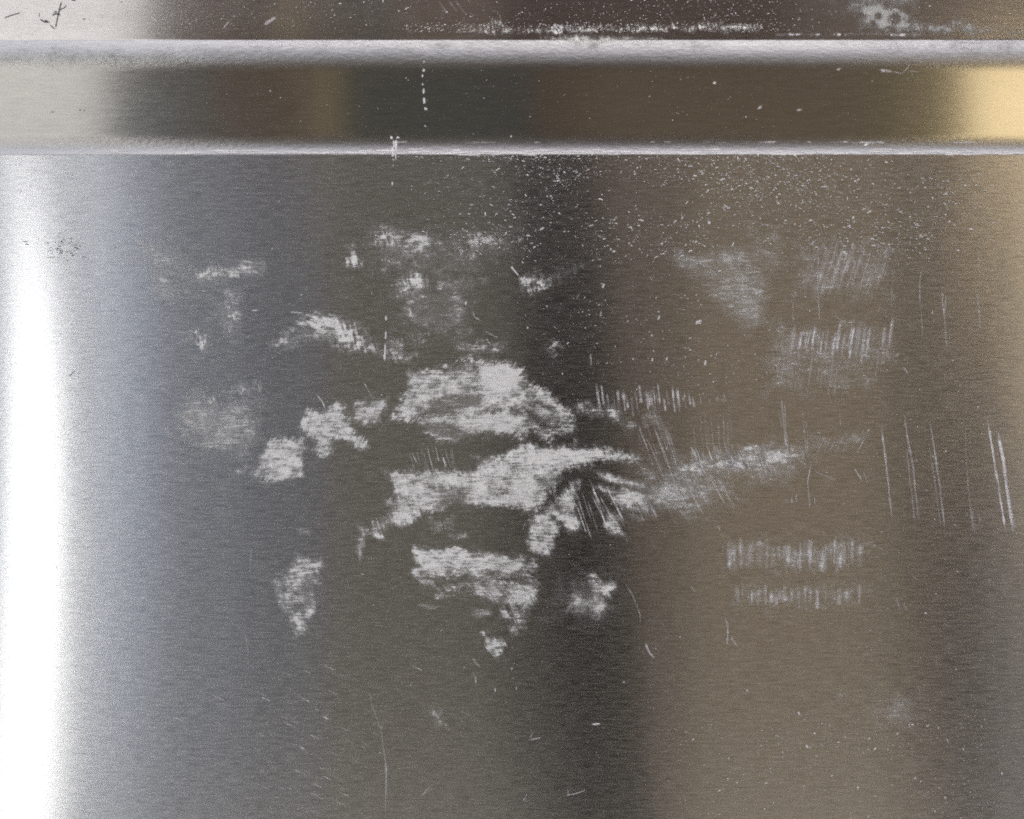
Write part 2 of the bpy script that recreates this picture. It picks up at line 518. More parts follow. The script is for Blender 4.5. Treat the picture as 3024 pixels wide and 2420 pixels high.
A, B, L, LL, R, R2 = (1000, 500), (1000, 1200), (0, 1200), (0, 500), (2000, 500), (2000, 1200)
BL, BM, BR, T0, T1, T2 = (0, 1800), (1000, 1800), (2000, 1800), (0, 0), (1000, 0), (2000, 0)

# --- the large bright scuffs
patch('scuff_mark', Z(A, [(430, 1265), (540, 1250), (650, 1235), (720, 1190), (900, 1178), (1040, 1188), (1110, 1225), (1160, 1285), (1210, 1345),
      (1300, 1390), (1360, 1430), (1430, 1495), (1475, 1560), (1490, 1620), (1472, 1690), (1380, 1664), (1300, 1692), (1200, 1660), (1120, 1692),
      (1000, 1664), (880, 1674), (700, 1712), (610, 1690), (560, 1634), (520, 1604), (480, 1575), (320, 1560), (375, 1490), (400, 1390)]),
      dens=0.58, rag=13, soft=9, hole=0.8, streak=0.6, ang=-52,
      boost=[(Z(A, [(860, 1200), (1040, 1200), (1110, 1240), (1150, 1300), (1110, 1370), (1040, 1400), (930, 1390), (880, 1300)]), 0.86),
             (Z(A, [(700, 1560), (850, 1530), (960, 1570), (900, 1620), (760, 1600)]), 0.8),
             (Z(A, [(930, 1560), (1040, 1500), (1130, 1560), (1080, 1640), (960, 1620)]), 0.75)],
      carve=[(Z(A, [(560, 1440), (720, 1400), (900, 1410), (880, 1460), (700, 1500), (640, 1540), (560, 1530)]), 0.6),
             (Z(A, [(530, 1600), (660, 1570), (800, 1640), (900, 1650), (800, 1700), (640, 1660)]), 0.7),
             (Z(A, [(1140, 1480), (1200, 1500), (1300, 1590), (1290, 1620), (1220, 1580)]), 0.85),
             (Z(A, [(1240, 1450), (1310, 1470), (1330, 1500), (1270, 1480)]), 0.8)])['label'] = 'dense rounded scuff, whitest at its top'
patch('scuff_mark', Z(A, [(100, 1440), (300, 1420), (305, 1450), (260, 1570), (150, 1590), (60, 1580), (90, 1500)]), dens=0.6, rag=9, soft=9, hole=0.5, streak=0.6, ang=-60)
patch('scuff_mark', Z(L, [(1640, 200), (1890, 200), (1870, 290), (1890, 430), (1830, 450), (1680, 475), (1600, 450), (1500, 430), (1455, 430), (1470, 400),
      (1520, 370), (1580, 380), (1610, 310), (1650, 270)]), dens=0.72, rag=9, soft=8, hole=0.5, streak=0.5, ang=-65,
      carve=[(Z(L, [(1820, 380), (1860, 390), (1840, 440), (1815, 430)]), 0.5)])
patch('scuff_mark', Z(L, [(1860, 130), (1890, 60), (1920, 10), (1990, 25), (2080, -30), (2140, 0), (2160, 70), (2180, 110), (2230, 180), (2300, 225), (2290, 270),
      (2220, 280), (2180, 240), (2140, 215), (2090, 230), (2060, 330), (2000, 320), (1950, 270), (1940, 220), (1890, 180)]), dens=0.74, rag=10, soft=8, hole=0.5, streak=0.5, ang=-65)
# the long scuff with a finger-like end
patch('scuff_mark', Z(B, [(790, 290), (900, 310), (1000, 320), (1100, 270), (1180, 245), (1260, 240), (1400, 240), (1520, 250), (1650, 265), (1780, 285),
      (1870, 310), (1893, 330), (1870, 350), (1760, 355), (1600, 345), (1530, 365), (1500, 395), (1420, 400), (1390, 440), (1330, 520), (1280, 600), (1230, 660),
      (1180, 665), (1080, 640), (960, 620), (860, 630), (800, 600), (740, 610), (650, 640), (560, 650), (480, 690), (440, 730), (400, 750), (330, 740),
      (270, 780), (280, 840), (230, 830), (190, 790), (200, 730), (270, 690), (330, 640), (290, 590), (340, 570), (345, 500), (300, 430), (270, 390),
      (400, 410), (520, 400), (640, 385), (760, 390), (850, 400), (870, 350)]),
      dens=0.66, rag=9, soft=8, hole=0.55, streak=0.6, ang=72,
      boost=[(Z(B, [(1250, 260), (1500, 262), (1760, 295), (1860, 325), (1760, 340), (1500, 335), (1300, 330)]), 0.84),
             (Z(B, [(1060, 430), (1200, 420), (1220, 520), (1190, 620), (1080, 600)]), 0.78),
             (Z(B, [(820, 590), (1000, 590), (1150, 630), (1000, 612), (860, 622)]), 0.85)],
      carve=[(Z(B, [(640, 560), (800, 540), (780, 600), (620, 630)]), 0.55), (Z(B, [(1240, 440), (1380, 420), (1330, 500), (1230, 500)]), 0.35),
             (Z(B, [(860, 330), (960, 330), (940, 345)]), 0.4)])['label'] = 'long white scuff with a smooth finger-like right end'
patch('scuff_mark', Z(B, [(150, 720), (180, 770), (160, 850), (128, 980), (115, 870), (125, 770)]), dens=0.6, rag=6, soft=6, hole=0.4)
patch('scuff_mark', Z(B, [(1200, 690), (1260, 650), (1330, 570), (1390, 560), (1450, 470), (1500, 470), (1480, 560), (1470, 660), (1500, 750), (1450, 770), (1380, 730),
      (1350, 830), (1320, 940), (1250, 920), (1200, 890), (1170, 820), (1190, 740)]), dens=0.55, rag=9, soft=8, hole=0.7, streak=0.5, ang=70,
      carve=[(Z(B, [(1335, 605), (1370, 620), (1380, 645), (1340, 640)]), 0.95), (Z(B, [(1320, 680), (1350, 690), (1345, 715), (1318, 705)]), 0.85),
             (Z(B, [(1270, 770), (1310, 770), (1310, 800), (1275, 800)]), 0.5)])
patch('scuff_mark', Z(B, [(1560, 385), (1650, 425), (1780, 440), (1900, 480), (1925, 510), (1880, 515), (1750, 490), (1650, 460)]), dens=0.7, rag=5, soft=6, hole=0.4)
patch('scuff_mark', Z(B, [(1590, 500), (1680, 500), (1800, 520), (1900, 560), (1930, 640), (1910, 665), (1850, 620), (1760, 640), (1700, 560), (1640, 530)]),
      dens=0.62, rag=9, soft=9, hole=0.5, ang=60)
patch('scuff_mark', Z(B, [(1955, 510), (2040, 530), (2035, 600), (1965, 615)]), dens=0.58, rag=7, soft=9, hole=0.4, ang=60)
patch('scuff_mark', Z(B, [(1680, 660), (1750, 670), (1770, 750), (1790, 830), (1720, 790), (1650, 750)]), dens=0.5, rag=10, soft=10, hole=0.6, ang=60)
patch('scuff_mark', Z(B, [(470, 870), (560, 880), (640, 870), (720, 885), (850, 905), (920, 915), (1040, 915), (1180, 935), (1235, 955), (1225, 1010), (1200, 1050),
      (1060, 1070), (900, 1060), (700, 1065), (560, 1060), (440, 1045), (490, 1000)]), dens=0.66, rag=12, soft=10, hole=0.6, streak=0.9, ang=12,
      boost=[(Z(B, [(930, 950), (1060, 940), (1180, 960), (1100, 1020), (950, 1010)]), 0.62)])
patch('scuff_mark', Z(B, [(510, 1085), (600, 1100), (760, 1080), (900, 1060), (1220, 1060), (1230, 1130), (1210, 1200), (1170, 1250), (1080, 1230), (960, 1220), (900, 1200),
      (830, 1140), (700, 1140), (560, 1130)]), dens=0.5, rag=14, soft=12, hole=0.7, streak=0.8, ang=50)
patch('scuff_mark', Z(B, [(1060, 1190), (1220, 1150), (1200, 1290), (1170, 1380), (1110, 1400), (1070, 1410), (1050, 1330), (990, 1330), (1000, 1270)]), dens=0.5, rag=12, soft=10, hole=0.8, ang=62, gap=0.40)
patch('scuff_mark', Z(B, [(825, 1258), (940, 1260), (950, 1300), (860, 1318), (830, 1310)]), dens=0.5, rag=5, soft=7, hole=0.3)
patch('scuff_mark', Z(B, [(885, 1400), (950, 1450), (1010, 1430), (1022, 1470), (1000, 1510), (1022, 1570), (970, 1560), (920, 1510)]), dens=0.6, rag=9, soft=7, hole=0.7, ang=58)
patch('scuff_mark', Z(B, [(1060, 1370), (1100, 1370), (1105, 1412), (1068, 1410)]), dens=0.45, rag=4, soft=6, hole=0.4)
patch('scuff_mark', Z(B, [(1525, 1080), (1580, 1040), (1650, 1090), (1710, 1095), (1728, 1130), (1690, 1192), (1640, 1180), (1600, 1175), (1560, 1130)]), dens=0.6, rag=8, soft=8, hole=0.8, ang=55)
patch('scuff_mark', Z(B, [(1470, 1160), (1600, 1180), (1680, 1245), (1615, 1320), (1540, 1270), (1420, 1270)]), dens=0.45, rag=10, soft=11, hole=0.7, ang=45)
patch('scuff_mark', Z(B, [(605, 1170), (660, 1170), (735, 1172), (735, 1190), (660, 1190), (610, 1192)]), dens=0.6, rag=5, soft=5, hole=0.5)
patch('scuff_mark', Z(B, [(500, 1232), (560, 1235), (612, 1250), (600, 1264), (540, 1255)]), dens=0.65, rag=4, soft=5, hole=0.4)
patch('scuff_mark', Z(B, [(690, 800), (790, 795), (800, 815), (720, 822)]), dens=0.5, rag=6, soft=6, hole=0.6)
patch('scuff_mark', Z(B, [(560, 690), (700, 690), (700, 760), (600, 780), (540, 750)]), dens=0.3, rag=10, soft=9, hole=0.8, gap=0.46)
patch('scuff_mark', Z(L, [(1685, 1060), (1760, 1030), (1830, 960), (1850, 905), (1905, 950), (2005, 945), (2015, 1000), (1965, 1035), (1990, 1105), (1940, 1120), (1965, 1250), (1935, 1335),
      (1885, 1405), (1835, 1440), (1795, 1310), (1715, 1200)]), dens=0.56, rag=8, soft=8, hole=0.9, streak=1.0, ang=57,
      carve=[(Z(L, [(1880, 1120), (1930, 1130), (1940, 1250), (1890, 1240)]), 0.6)])
patch('scuff_mark', Z(L, [(1850, 760), (1930, 765), (1930, 800), (1860, 790)]), dens=0.4, rag=5, soft=7, hole=0.5)
# --- fainter smears
for dens, o, pts in [
    (.20, LL, [(890, 450), (1110, 520), (1120, 600), (1060, 620), (900, 590), (860, 520)]),
    (.13, LL, [(960, 640), (1080, 640), (1060, 800), (980, 800)]),
    (.26, LL, [(1200, 640), (1300, 610), (1500, 600), (1600, 580), (1640, 620), (1500, 660), (1300, 680)]),
    (.40, LL, [(1500, 620), (1560, 585), (1620, 595), (1630, 630), (1540, 640)]),
    (.22, LL, [(1380, 760), (1490, 760), (1495, 850), (1475, 950), (1440, 1040), (1400, 1000), (1380, 880)]),
    (.40, LL, [(1140, 1060), (1220, 1010), (1290, 1050), (1320, 1090), (1260, 1130), (1200, 1100)]),
    (.42, LL, [(1780, 1000), (1850, 950), (2080, 900), (2130, 960), (2090, 1020), (1930, 1030)]),
    (.22, LL, [(1700, 1090), (1850, 1020), (2100, 1010), (2150, 1050), (1900, 1060), (1760, 1110)]),
    (.30, A, [(-20, 940), (80, 950), (130, 1000), (190, 1060), (180, 1090), (300, 1100), (360, 1090), (400, 1150), (400, 1200), (330, 1180), (280, 1140), (100, 1120), (-20, 1090)]),
    (.55, A, [(310, 1090), (360, 1090), (385, 1130), (370, 1160), (310, 1140)]),
    (.55, A, [(430, 1160), (480, 1155), (490, 1172), (440, 1178)]),
    (.50, LL, [(1190, 1440), (1260, 1425), (1330, 1435), (1310, 1455), (1200, 1455)]),
    (.50, LL, [(1420, 1435), (1500, 1405), (1600, 1400), (1640, 1412), (1540, 1430)]),
    (.40, LL, [(1390, 1390), (1500, 1360), (1610, 1350), (1600, 1370), (1450, 1390)]),
    (.45, LL, [(1110, 1535), (1180, 1515), (1210, 1530), (1130, 1550)]),
    (.13, LL, [(1150, 1480), (1600, 1470), (1620, 1650), (1500, 1760), (1250, 1740), (1130, 1600)]),
    (.14, LL, [(1280, 1180), (1380, 1180), (1360, 1240), (1290, 1230)]),
    (.30, A, [(220, 380), (330, 375), (370, 430), (330, 470), (250, 450)]),
    (.25, A, [(340, 390), (540, 400), (620, 460), (560, 540), (420, 540), (330, 480)]),
    (.30, A, [(620, 470), (800, 410), (1000, 410), (1130, 440), (1000, 480), (850, 485), (700, 530), (620, 520)]),
    (.20, A, [(280, 570), (420, 545), (520, 590), (400, 630), (290, 620)]),
    (.40, A, [(90, 510), (150, 590), (110, 604), (65, 590), (70, 550)]),
    (.50, A, [(400, 680), (520, 650), (550, 690), (500, 740), (380, 770)]),
    (.55, A, [(460, 790), (530, 800), (500, 830), (450, 830)]),
    (.42, A, [(440, 880), (470, 880), (470, 920), (440, 920)]),
    (.18, A, [(690, 720), (750, 760), (790, 850), (780, 950), (760, 1020), (700, 980)]),
    (.42, A, [(460, 1060), (540, 980), (530, 1060), (480, 1080)]),
    (.45, A, [(640, 705), (750, 700), (720, 728), (640, 728)]),
    (.55, A, [(830, 700), (910, 690), (860, 720)]),
    (.50, A, [(1150, 680), (1200, 655), (1300, 680), (1310, 740), (1230, 770), (1140, 740)]),
    (.16, A, [(1330, 640), (1500, 600), (1400, 680), (1300, 690)]),
    (.28, A, [(750, 1110), (1000, 1090), (1010, 1130), (800, 1150)]),
    (.38, A, [(1280, 1090), (1380, 1075), (1340, 1130), (1290, 1130)]),
    (.35, A, [(830, 515), (880, 515), (880, 535), (840, 540)]),
    (.12, R, [(450, 330), (640, 400), (640, 470), (500, 450)]),
    (.36, R2, [(0, 370), (100, 365), (190, 420), (150, 430), (0, 425)]),
    (.30, R2, [(120, 350), (250, 330), (400, 330), (440, 380), (330, 400), (200, 390)]),
    (.22, R2, [(300, 310), (400, 260), (540, 240), (720, 260), (800, 300), (700, 350), (540, 390), (400, 370)]),
    (.30, R2, [(0, 430), (150, 440), (290, 510), (220, 510), (50, 470)]),
    (.16, R2, [(-250, 520), (0, 480), (180, 530), (190, 640), (30, 650), (-150, 640)]),
    (.14, R2, [(850, 200), (1200, 180), (1200, 230), (900, 260)]),
    (.12, R2, [(520, 400), (740, 380), (700, 470), (500, 480)]),
    (.24, A, [(1480, 1490), (1560, 1470), (1720, 1490), (1800, 1540), (1830, 1590), (1700, 1545), (1560, 1530)]),
    (.15, A, [(1900, 1560), (1960, 1500), (2080, 1660), (2050, 1700)]),
    (.06, BR, [(1320, 640), (1350, 560), (1420, 560), (1405, 690), (1325, 690)]),
    (.10, BR, [(1020, 520), (1060, 520), (1010, 570)]),
    (.15, BM, [(590, 640), (630, 650), (650, 715), (630, 710)]),
]:
    patch('smear', Z(o, pts), dens=min(.88, dens * 2.0 + .12), rag=14, soft=16, hole=0.75, streak=0.9, ang=random.choice([74, 80, 20]), gap=0.40 if dens > .25 else 0.30, cell=2.6)

for dn, o, pts in [(.17, LL, [(820, 430), (1120, 480), (1330, 590), (1520, 590), (1530, 800), (1480, 1060), (1340, 1000), (1200, 820), (960, 800), (840, 600)]),
                   (.26, LL, [(1120, 1400), (1620, 1370), (1640, 1600), (1560, 1800), (1200, 1780), (1100, 1600)]), (.14, A, [(180, 380), (700, 400), (1150, 410), (1050, 520), (820, 700), (780, 1060), (480, 1080), (330, 800), (240, 560)]),
                   (.12, B, [(1500, 1030), (1750, 1060), (1700, 1300), (1300, 1330), (1280, 1200)]),
                   (.22, R2, [(-250, 380), (600, 230), (900, 260), (700, 420), (300, 560), (100, 660), (-250, 640)]), (.16, BR, [(1200, 520), (1500, 540), (1450, 720), (1280, 700)])]:
    patch('haze_mark', Z(o, pts), dens=dn, rag=34, soft=34, hole=.9, streak=1.0, ang=random.choice([20, 75]), cell=3.2)

patch('smear', Z(R, [(-110, 450), (60, 510), (200, 480), (350, 490), (500, 460), (670, 560), (560, 650), (565, 800), (525, 960), (440, 1030), (330, 930), (200, 800), (110, 670), (20, 600)]),
      dens=.34, rag=12, soft=18, hole=.45, streak=.9, ang=15, cell=2.6,
      boost=[(Z(R, [(300, 500), (430, 520), (400, 560), (300, 555)]), .5), (Z(R, [(380, 740), (480, 780), (520, 940), (430, 960), (390, 870)]), .46)])['label'] = 'faint fan-shaped smear tapering downward'
# --- hatched wear at the right: every line a scratch
def hatch(o, x0, x1, y0, y1, n, slope, w=(3, 8), cov=(.15, .45), jx=10, yj=14, fan=0.0):
    for q in range(n):
        t = (q + random.uniform(-.35, .35)) / max(1, n - 1)
        xx = x0 + (x1 - x0) * min(1, max(0, t + .05 * math.sin(9 * t + x0) + random.uniform(-.02, .02)))
        ya, yb_ = y0 + random.gauss(0, yj * .8), y1 + random.gauss(0, yj * .8)
        s_ = slope + fan * (t - .5)
        hgt = yb_ - ya
        scratch(Z(o, [(xx, ya), (xx + s_ * hgt * .5 + random.uniform(-3, 3), (ya + yb_) / 2), (xx + s_ * hgt, yb_)]), 1.3 * random.uniform(*w), 1.45 * random.uniform(*cov), gaps=.4, name='scuff_line')
hatch(R, 860, 1330, 490, 740, 35, -.33, w=(2, 7), cov=(.12, .36), yj=60)
hatch(R, 720, 1350, 980, 1160, 35, -.14, w=(2.5, 8), cov=(.14, .45), yj=30)
hatch(R, 640, 1250, 1150, 1370, 16, -.12, w=(2, 4), cov=(.10, .26), yj=60)
hatch(R2, 330, 1150, 850, 1000, 35, -.03, w=(4, 15), cov=(.12, .36), yj=30)
hatch(R2, 370, 1130, 1130, 1230, 32, .02, w=(4, 15), cov=(.10, .34), yj=26)
hatch(A, 1600, 2150, 1370, 1500, 26, .12, w=(2.5, 8), cov=(.15, .45), yj=40)
hatch(R, 0, 290, 1390, 1470, 10, .15, w=(2.5, 7), cov=(.18, .42), yj=20)
hatch(R2, 80, 560, 250, 400, 35, .35, w=(2, 5), cov=(.14, .40), yj=40)
hatch(R2, 860, 1200, 180, 290, 12, -.5, w=(2, 4), cov=(.12, .24), yj=24)
hatch(R2, -200, 280, 440, 640, 22, .55, w=(2, 5), cov=(.12, .32), yj=50)
hatch(A, 1850, 2060, 1540, 1800, 10, .35, w=(2, 4), cov=(.12, .30), yj=80)
hatch(B, 440, 700, 250, 385, 10, .25, w=(1.5, 3), cov=(.15, .40), yj=50)
hatch(B, 1560, 1960, 560, 690, 14, .5, w=(2, 5), cov=(.15, .40), yj=40)
hatch(B, 1380, 1560, 560, 760, 10, .35, w=(2, 5), cov=(.15, .40), yj=60)
hatch(R2, 100, 320, 50, 330, 8, .08, w=(1.5, 4), cov=(.12, .30), yj=60)

for o, pts, dn in [(R, [(760, 500), (1380, 470), (1320, 780), (700, 800)], .19), (R, [(620, 980), (1380, 960), (1330, 1180), (600, 1200)], .22), (R, [(600, 1180), (1250, 1180), (1200, 1360), (580, 1380)], .18),
                   (R2, [(310, 850), (1180, 840), (1160, 990), (320, 1010)], .19), (R2, [(340, 1130), (1180, 1120), (1160, 1230), (370, 1240)], .17)]:
    patch('smear', Z(o, pts), dens=dn, rag=30, soft=22, hole=.9, streak=1.2, ang=84, cell=2.6)
# --- single scratches
for o, pts, w, cov in [
    (R2, [(1268, 110), (1295, 320), (1320, 560), (1338, 725)], 6, .42),
    (R2, [(1408, 30), (1430, 190), (1465, 380), (1505, 745)], 6, .36),
    (R2, [(1425, 250), (1450, 500), (1480, 745)], 6, .30),
    (R2, [(1568, 80), (1605, 300), (1640, 560), (1668, 780)], 6, .42),
    (R2, [(1560, 230), (1600, 450), (1640, 770)], 5, .26),
    (R2, [(1790, 120), (1800, 380), (1820, 600), (1840, 790)], 5, .24),
    (R2, [(1925, 70), (1965, 300), (2005, 560), (2045, 800)], 7, .62),
    (R2, [(1985, 130), (2025, 330), (2055, 560), (2090, 805)], 10, .72),
    (R2, [(2020, 300), (2060, 560), (2110, 800)], 9, .34),
    (R2, [(1830, 640), (1845, 790)], 12, .20), (R2, [(1870, 660), (1880, 740)], 8, .18),
    (R, [(1525, 590), (1508, 700), (1510, 850), (1528, 1040)], 4, .34),
    (R, [(1640, 740), (1660, 900), (1675, 1130)], 5, .32), (R, [(1672, 780), (1660, 960)], 6, .26),
    (R, [(1880, 430), (1870, 640)], 4, .28), (R, [(1865, 750), (1875, 900), (1888, 1030)], 6, .34),
    (R, [(1330, 700), (1335, 960)], 3, .22), (R, [(880, 500), (870, 720), (885, 970)], 4, .40), (R, [(715, 820), (720, 960)], 4, .30),
    (R2, [(645, -60), (660, 100), (685, 300)], 6, .42), (R2, [(665, -40), (675, 120), (690, 320)], 4, .34), (R2, [(630, 20), (655, 150)], 3, .2),
    (R2, [(775, 0), (790, 160), (805, 310)], 4, .34), (R2, [(800, 60), (815, 300)], 3, .28), (R2, [(285, 60), (292, 230)], 4, .34), (R2, [(310, 80), (318, 270)], 3, .28),
    (R2, [(1008, 40), (1018, 130)], 3, .3),
    (R2, [(835, 350), (810, 470), (825, 620)], 4, .42), (R2, [(340, 440), (350, 560)], 3, .32), (R2, [(1100, 385), (1150, 465)], 6, .44), (R2, [(1150, 400), (1190, 490)], 4, .26),
    (R2, [(745, 320), (800, 370)], 6, .44), (R2, [(850, 405), (940, 440), (1000, 465)], 4, .32),
    (R2, [(680, 570), (685, 600)], 4, .4), (R2, [(712, 560), (715, 615)], 4, .45), (R2, [(738, 540), (738, 600)], 4, .42), (R2, [(822, 590), (824, 632)], 5, .5), (R2, [(855, 560), (858, 620)], 4, .35),
    (R2, [(300, 1310), (312, 1380), (308, 1490)], 5, .5), (R2, [(316, 1340), (312, 1480)], 3, .4), (R2, [(330, 1430), (375, 1500)], 6, .36),
    (R2, [(250, 740), (270, 780)], 4, .4), (R2, [(800, 820), (850, 860)], 4, .4), (R2, [(750, 940), (748, 1005)], 4, .5), (R2, [(283, 860), (284, 890)], 4, .5),
    (R2, [(80, 1110), (115, 1160)], 4, .34), (R2, [(1360, 1190), (1385, 1270)], 7, .24), (R2, [(1400, 1230), (1440, 1278)], 6, .3),
    (R, [(1400, 1225), (1440, 1278)], 7, .42),
    (B, [(1780, 1100), (1830, 1180), (1875, 1300), (1878, 1360)], 4, .34), (B, [(1905, 1470), (1930, 1530), (1960, 1572)], 6, .42), (B, [(1960, 130), (2010, 250), (2060, 400), (2110, 520)], 6, .40), (B, [(1900, 170), (1960, 300), (2040, 500)], 4, .3),
    (B, [(450, 280), (495, 370)], 4, .5), (B, [(645, 310), (668, 385)], 5, .6), (B, [(1215, 940), (1220, 1015)], 4, .45), (B, [(1170, 700), (1140, 780)], 3, .3),
    (BM, [(180, 480), (215, 620), (265, 760), (292, 950), (295, 1110), (288, 1305)], 4, .30), (BM, [(288, 880), (296, 1000), (293, 1190)], 5, .36),
    (BM, [(580, 1090), (545, 1130), (512, 1170)], 4, .42), (BM, [(1175, 1140), (1145, 1200)], 5, .48), (BM, [(1145, 1198), (1200, 1185)], 3, .35), (BM, [(1410, 1160), (1470, 1148), (1540, 1125)], 4, .5), (BM, [(1425, 1110), (1432, 1170)], 3, .35),
    (BM, [(1215, 760), (1185, 810)], 4, .4), (BM, [(1185, 813), (1262, 797)], 5, .5), (BM, [(1570, 718), (1632, 712)], 5, .62), (BM, [(1905, 210), (1930, 265), (1965, 308)], 5, .45), (BM, [(975, 485), (968, 520)], 7, .75), (BM, [(985, 480), (982, 500)], 4, .5),
    (BM, [(600, 645), (640, 712)], 7, .35), (BM, [(660, 705), (672, 735)], 4, .5), (BM, [(835, 295), (850, 330), (880, 365)], 8, .45), (BM, [(850, 410), (855, 470)], 5, .5), (BM, [(835, 390), (840, 420)], 4, .4), (BM, [(780, 345), (782, 375)], 3, .4),
    (BM, [(1078, 355), (1076, 385)], 5, .6), (BM, [(1100, 375), (1105, 400)], 5, .5), (BM, [(1090, 445), (1088, 470)], 5, .5), (BM, [(1108, 475), (1106, 510)], 6, .6), (BM, [(1080, 220), (1078, 250)], 4, .4),
    (L, [(1545, 840), (1562, 900), (1555, 1000), (1565, 1110)], 4, .28), (L, [(1490, 1370), (1530, 1440), (1548, 1560)], 5, .28), (L, [(805, 1395), (806, 1450)], 5, .6), (L, [(975, 1610), (976, 1630)], 4, .5), (L, [(1110, 357), (1155, 357)], 4, .6),
    (LL, [(1960, 1395), (2000, 1440), (2030, 1500)], 4, .5), (LL, [(1800, 888), (1890, 895)], 5, .6), (LL, [(1560, 880), (1610, 875)], 5, .6),
    (A, [(160, 1325), (180, 1370), (205, 1420)], 3, .5), (A, [(915, 1045), (935, 1080), (955, 1095)], 4, .5), (A, [(905, 1005), (960, 1035), (1000, 1052)], 4, .4), (A, [(835, 890), (850, 925), (885, 942)], 5, .45), (A, [(600, 645), (680, 605)], 4, .35),
    (A, [(1635, 875), (1620, 930)], 5, .6), (A, [(1500, 770), (1478, 812)], 4, .4), (A, [(1330, 970), (1360, 995)], 4, .45), (A, [(1240, 380), (1285, 360)], 6, .7), (A, [(1418, 375), (1432, 400)], 7, .8), (A, [(1545, 358), (1590, 345)], 4, .6), (A, [(1675, 325), (1708, 305)], 4, .6),
    (A, [(1565, 1140), (1570, 1200), (1568, 1225)], 6, .42), (A, [(1610, 1180), (1620, 1230)], 4, .3), (A, [(545, 375), (546, 420), (545, 462)], 6, .62),
    (A, [(795, 1590), (800, 1645)], 4, .5),
    (T0, [(1720, 105), (1640, 160)], 9, .4), (T0, [(1840, 150), (1805, 172)], 7, .3), (T0, [(930, 100), (985, 140)], 4, .3), (T0, [(1430, 130), (1380, 185)], 5, .4),
    (T1, [(405, 65), (435, 48)], 9, .6), (T1, [(680, 0), (740, 80)], 6, .16), (T1, [(720, 0), (790, 90)], 6, .14), (T1, [(620, 10), (680, 90)], 6, .14),
    (T2, [(985, 440), (1025, 425)], 9, .55), (T2, [(220, 525), (245, 508)], 10, .6), (T2, [(495, 685), (532, 655)], 8, .5), (T2, [(735, 690), (780, 682)], 8, .5), (T2, [(650, 495), (665, 488)], 8, .5),
    (T2, [(1255, 440), (1340, 445)], 9, .45), (T2, [(1340, 445), (1400, 460), (1450, 400)], 5, .3), (T2, [(1430, 448), (1500, 450)], 5, .25), (T2, [(1155, 910), (1195, 888)], 10, .7), (T2, [(410, 1000), (440, 985)], 10, .75),
]:
    scratch(Z(o, pts), w, cov, gaps=.25)
# short slanting strokes, lower left
for q in range(80):
    x_, y_ = random.gauss(900, 150), random.uniform(1960, 2400)
    ln = random.uniform(10, 42)
    scratch([(x_, y_), (x_ + ln, y_ + ln * .45)], random.uniform(2.5, 5), random.uniform(.15, .6), seg=5, name='short_scratch')
# dashed vertical chip lines
for o, pts in [(T1, [(530, 375), (530, 395)]), (T1, [(531, 425), (528, 452)]), (T1, [(521, 460), (520, 485)]), (T1, [(521, 515), (525, 538)]), (T1, [(530, 548), (528, 588)]), (T1, [(530, 605), (534, 650)]),
               (T1, [(530, 668), (552, 688)]), (T1, [(530, 780), (548, 790)]), (T1, [(552, 800), (558, 815)]),
               (T1, [(322, 845), (334, 870)]), (T1, [(355, 856), (382, 858)]), (T1, [(412, 853), (428, 853)]), (T1, [(340, 870), (345, 925)]), (T1, [(357, 868), (355, 950)]), (T1, [(335, 910), (336, 980)]),
               (T1, [(352, 950), (356, 1000)]), (T1, [(335, 985), (348, 1005)]), (T1, [(338, 1020), (340, 1038)]), (T1, [(1075, 838), (1068, 860)]),
               (A, [(334, 75), (333, 105)]), (A, [(313, 560), (315, 585)]), (A, [(302, 792), (302, 808)]), (A, [(295, 910), (294, 945)]), (A, [(293, 1005), (292, 1060)]), (A, [(290, 1085), (285, 1190)]),
               (A, [(278, 1150), (288, 1195)]), (A, [(265, 1015), (275, 1022)]), (A, [(1640, 745), (1652, 708)]), (A, [(1985, 940), (1998, 908)]), (A, [(1290, 860), (1300, 845)]), (A, [(1175, 975), (1175, 998)]),
               (A, [(1948, 1025), (1946, 1045)]), (A, [(1950, 1170), (1950, 1200)]), (A, [(2035, 1195), (2045, 1165)]), (A, [(1955, 1120), (1960, 1140)]), (A, [(1832, 1170), (1832, 1190)]), (A, [(785, 850), (795, 818)]),
               (A, [(1120, 665), (1070, 603)]), (A, [(550, 605), (552, 612)]), (A, [(1835, 40), (1848, 20)]), (A, [(1995, 1370), (2002, 1360)]),
               (R, [(50, 220), (68, 195)]), (R, [(275, 242), (322, 234)]), (R, [(25, 318), (35, 290)]), (R, [(340, 485), (352, 452)]), (R, [(110, 465), (122, 440)]), (R, [(250, 640), (275, 628)]), (R, [(1028, 522), (1052, 512)]), (R, [(1032, 530), (1056, 522)]),
               (R, [(112, 952), (155, 942)]), (R, [(108, 963), (152, 957)]), (R, [(170, 1225), (180, 1185)]), (R, [(660, 322), (684, 318)]), (R, [(190, 320), (205, 345)]), (R, [(1115, 75), (1138, 55)]), (R, [(1580, 905), (1592, 880)]),
               (R, [(1655, 285), (1680, 282)]), (R, [(120, 855), (125, 870)]), (LL, [(1262, 750), (1272, 770)]), (LL, [(1720, 705), (1735, 702)]), (LL, [(1862, 788), (1885, 778)]), (LL, [(885, 1045), (895, 1060)]), (L, [(1690, 1240), (1680, 1248)]),
               (BM, [(292, 215), (298, 230)]), (BM, [(1773, 445), (1775, 462)]), (BR, [(748, 632), (765, 660)]), (BR, [(425, 505), (445, 505)])]:
    scratch(Z(o, pts), random.uniform(4.5, 8), random.uniform(.8, 1.0), mat=M_CHIP_GLINT, name='chip', gaps=.05, jit=.2, seg=4)

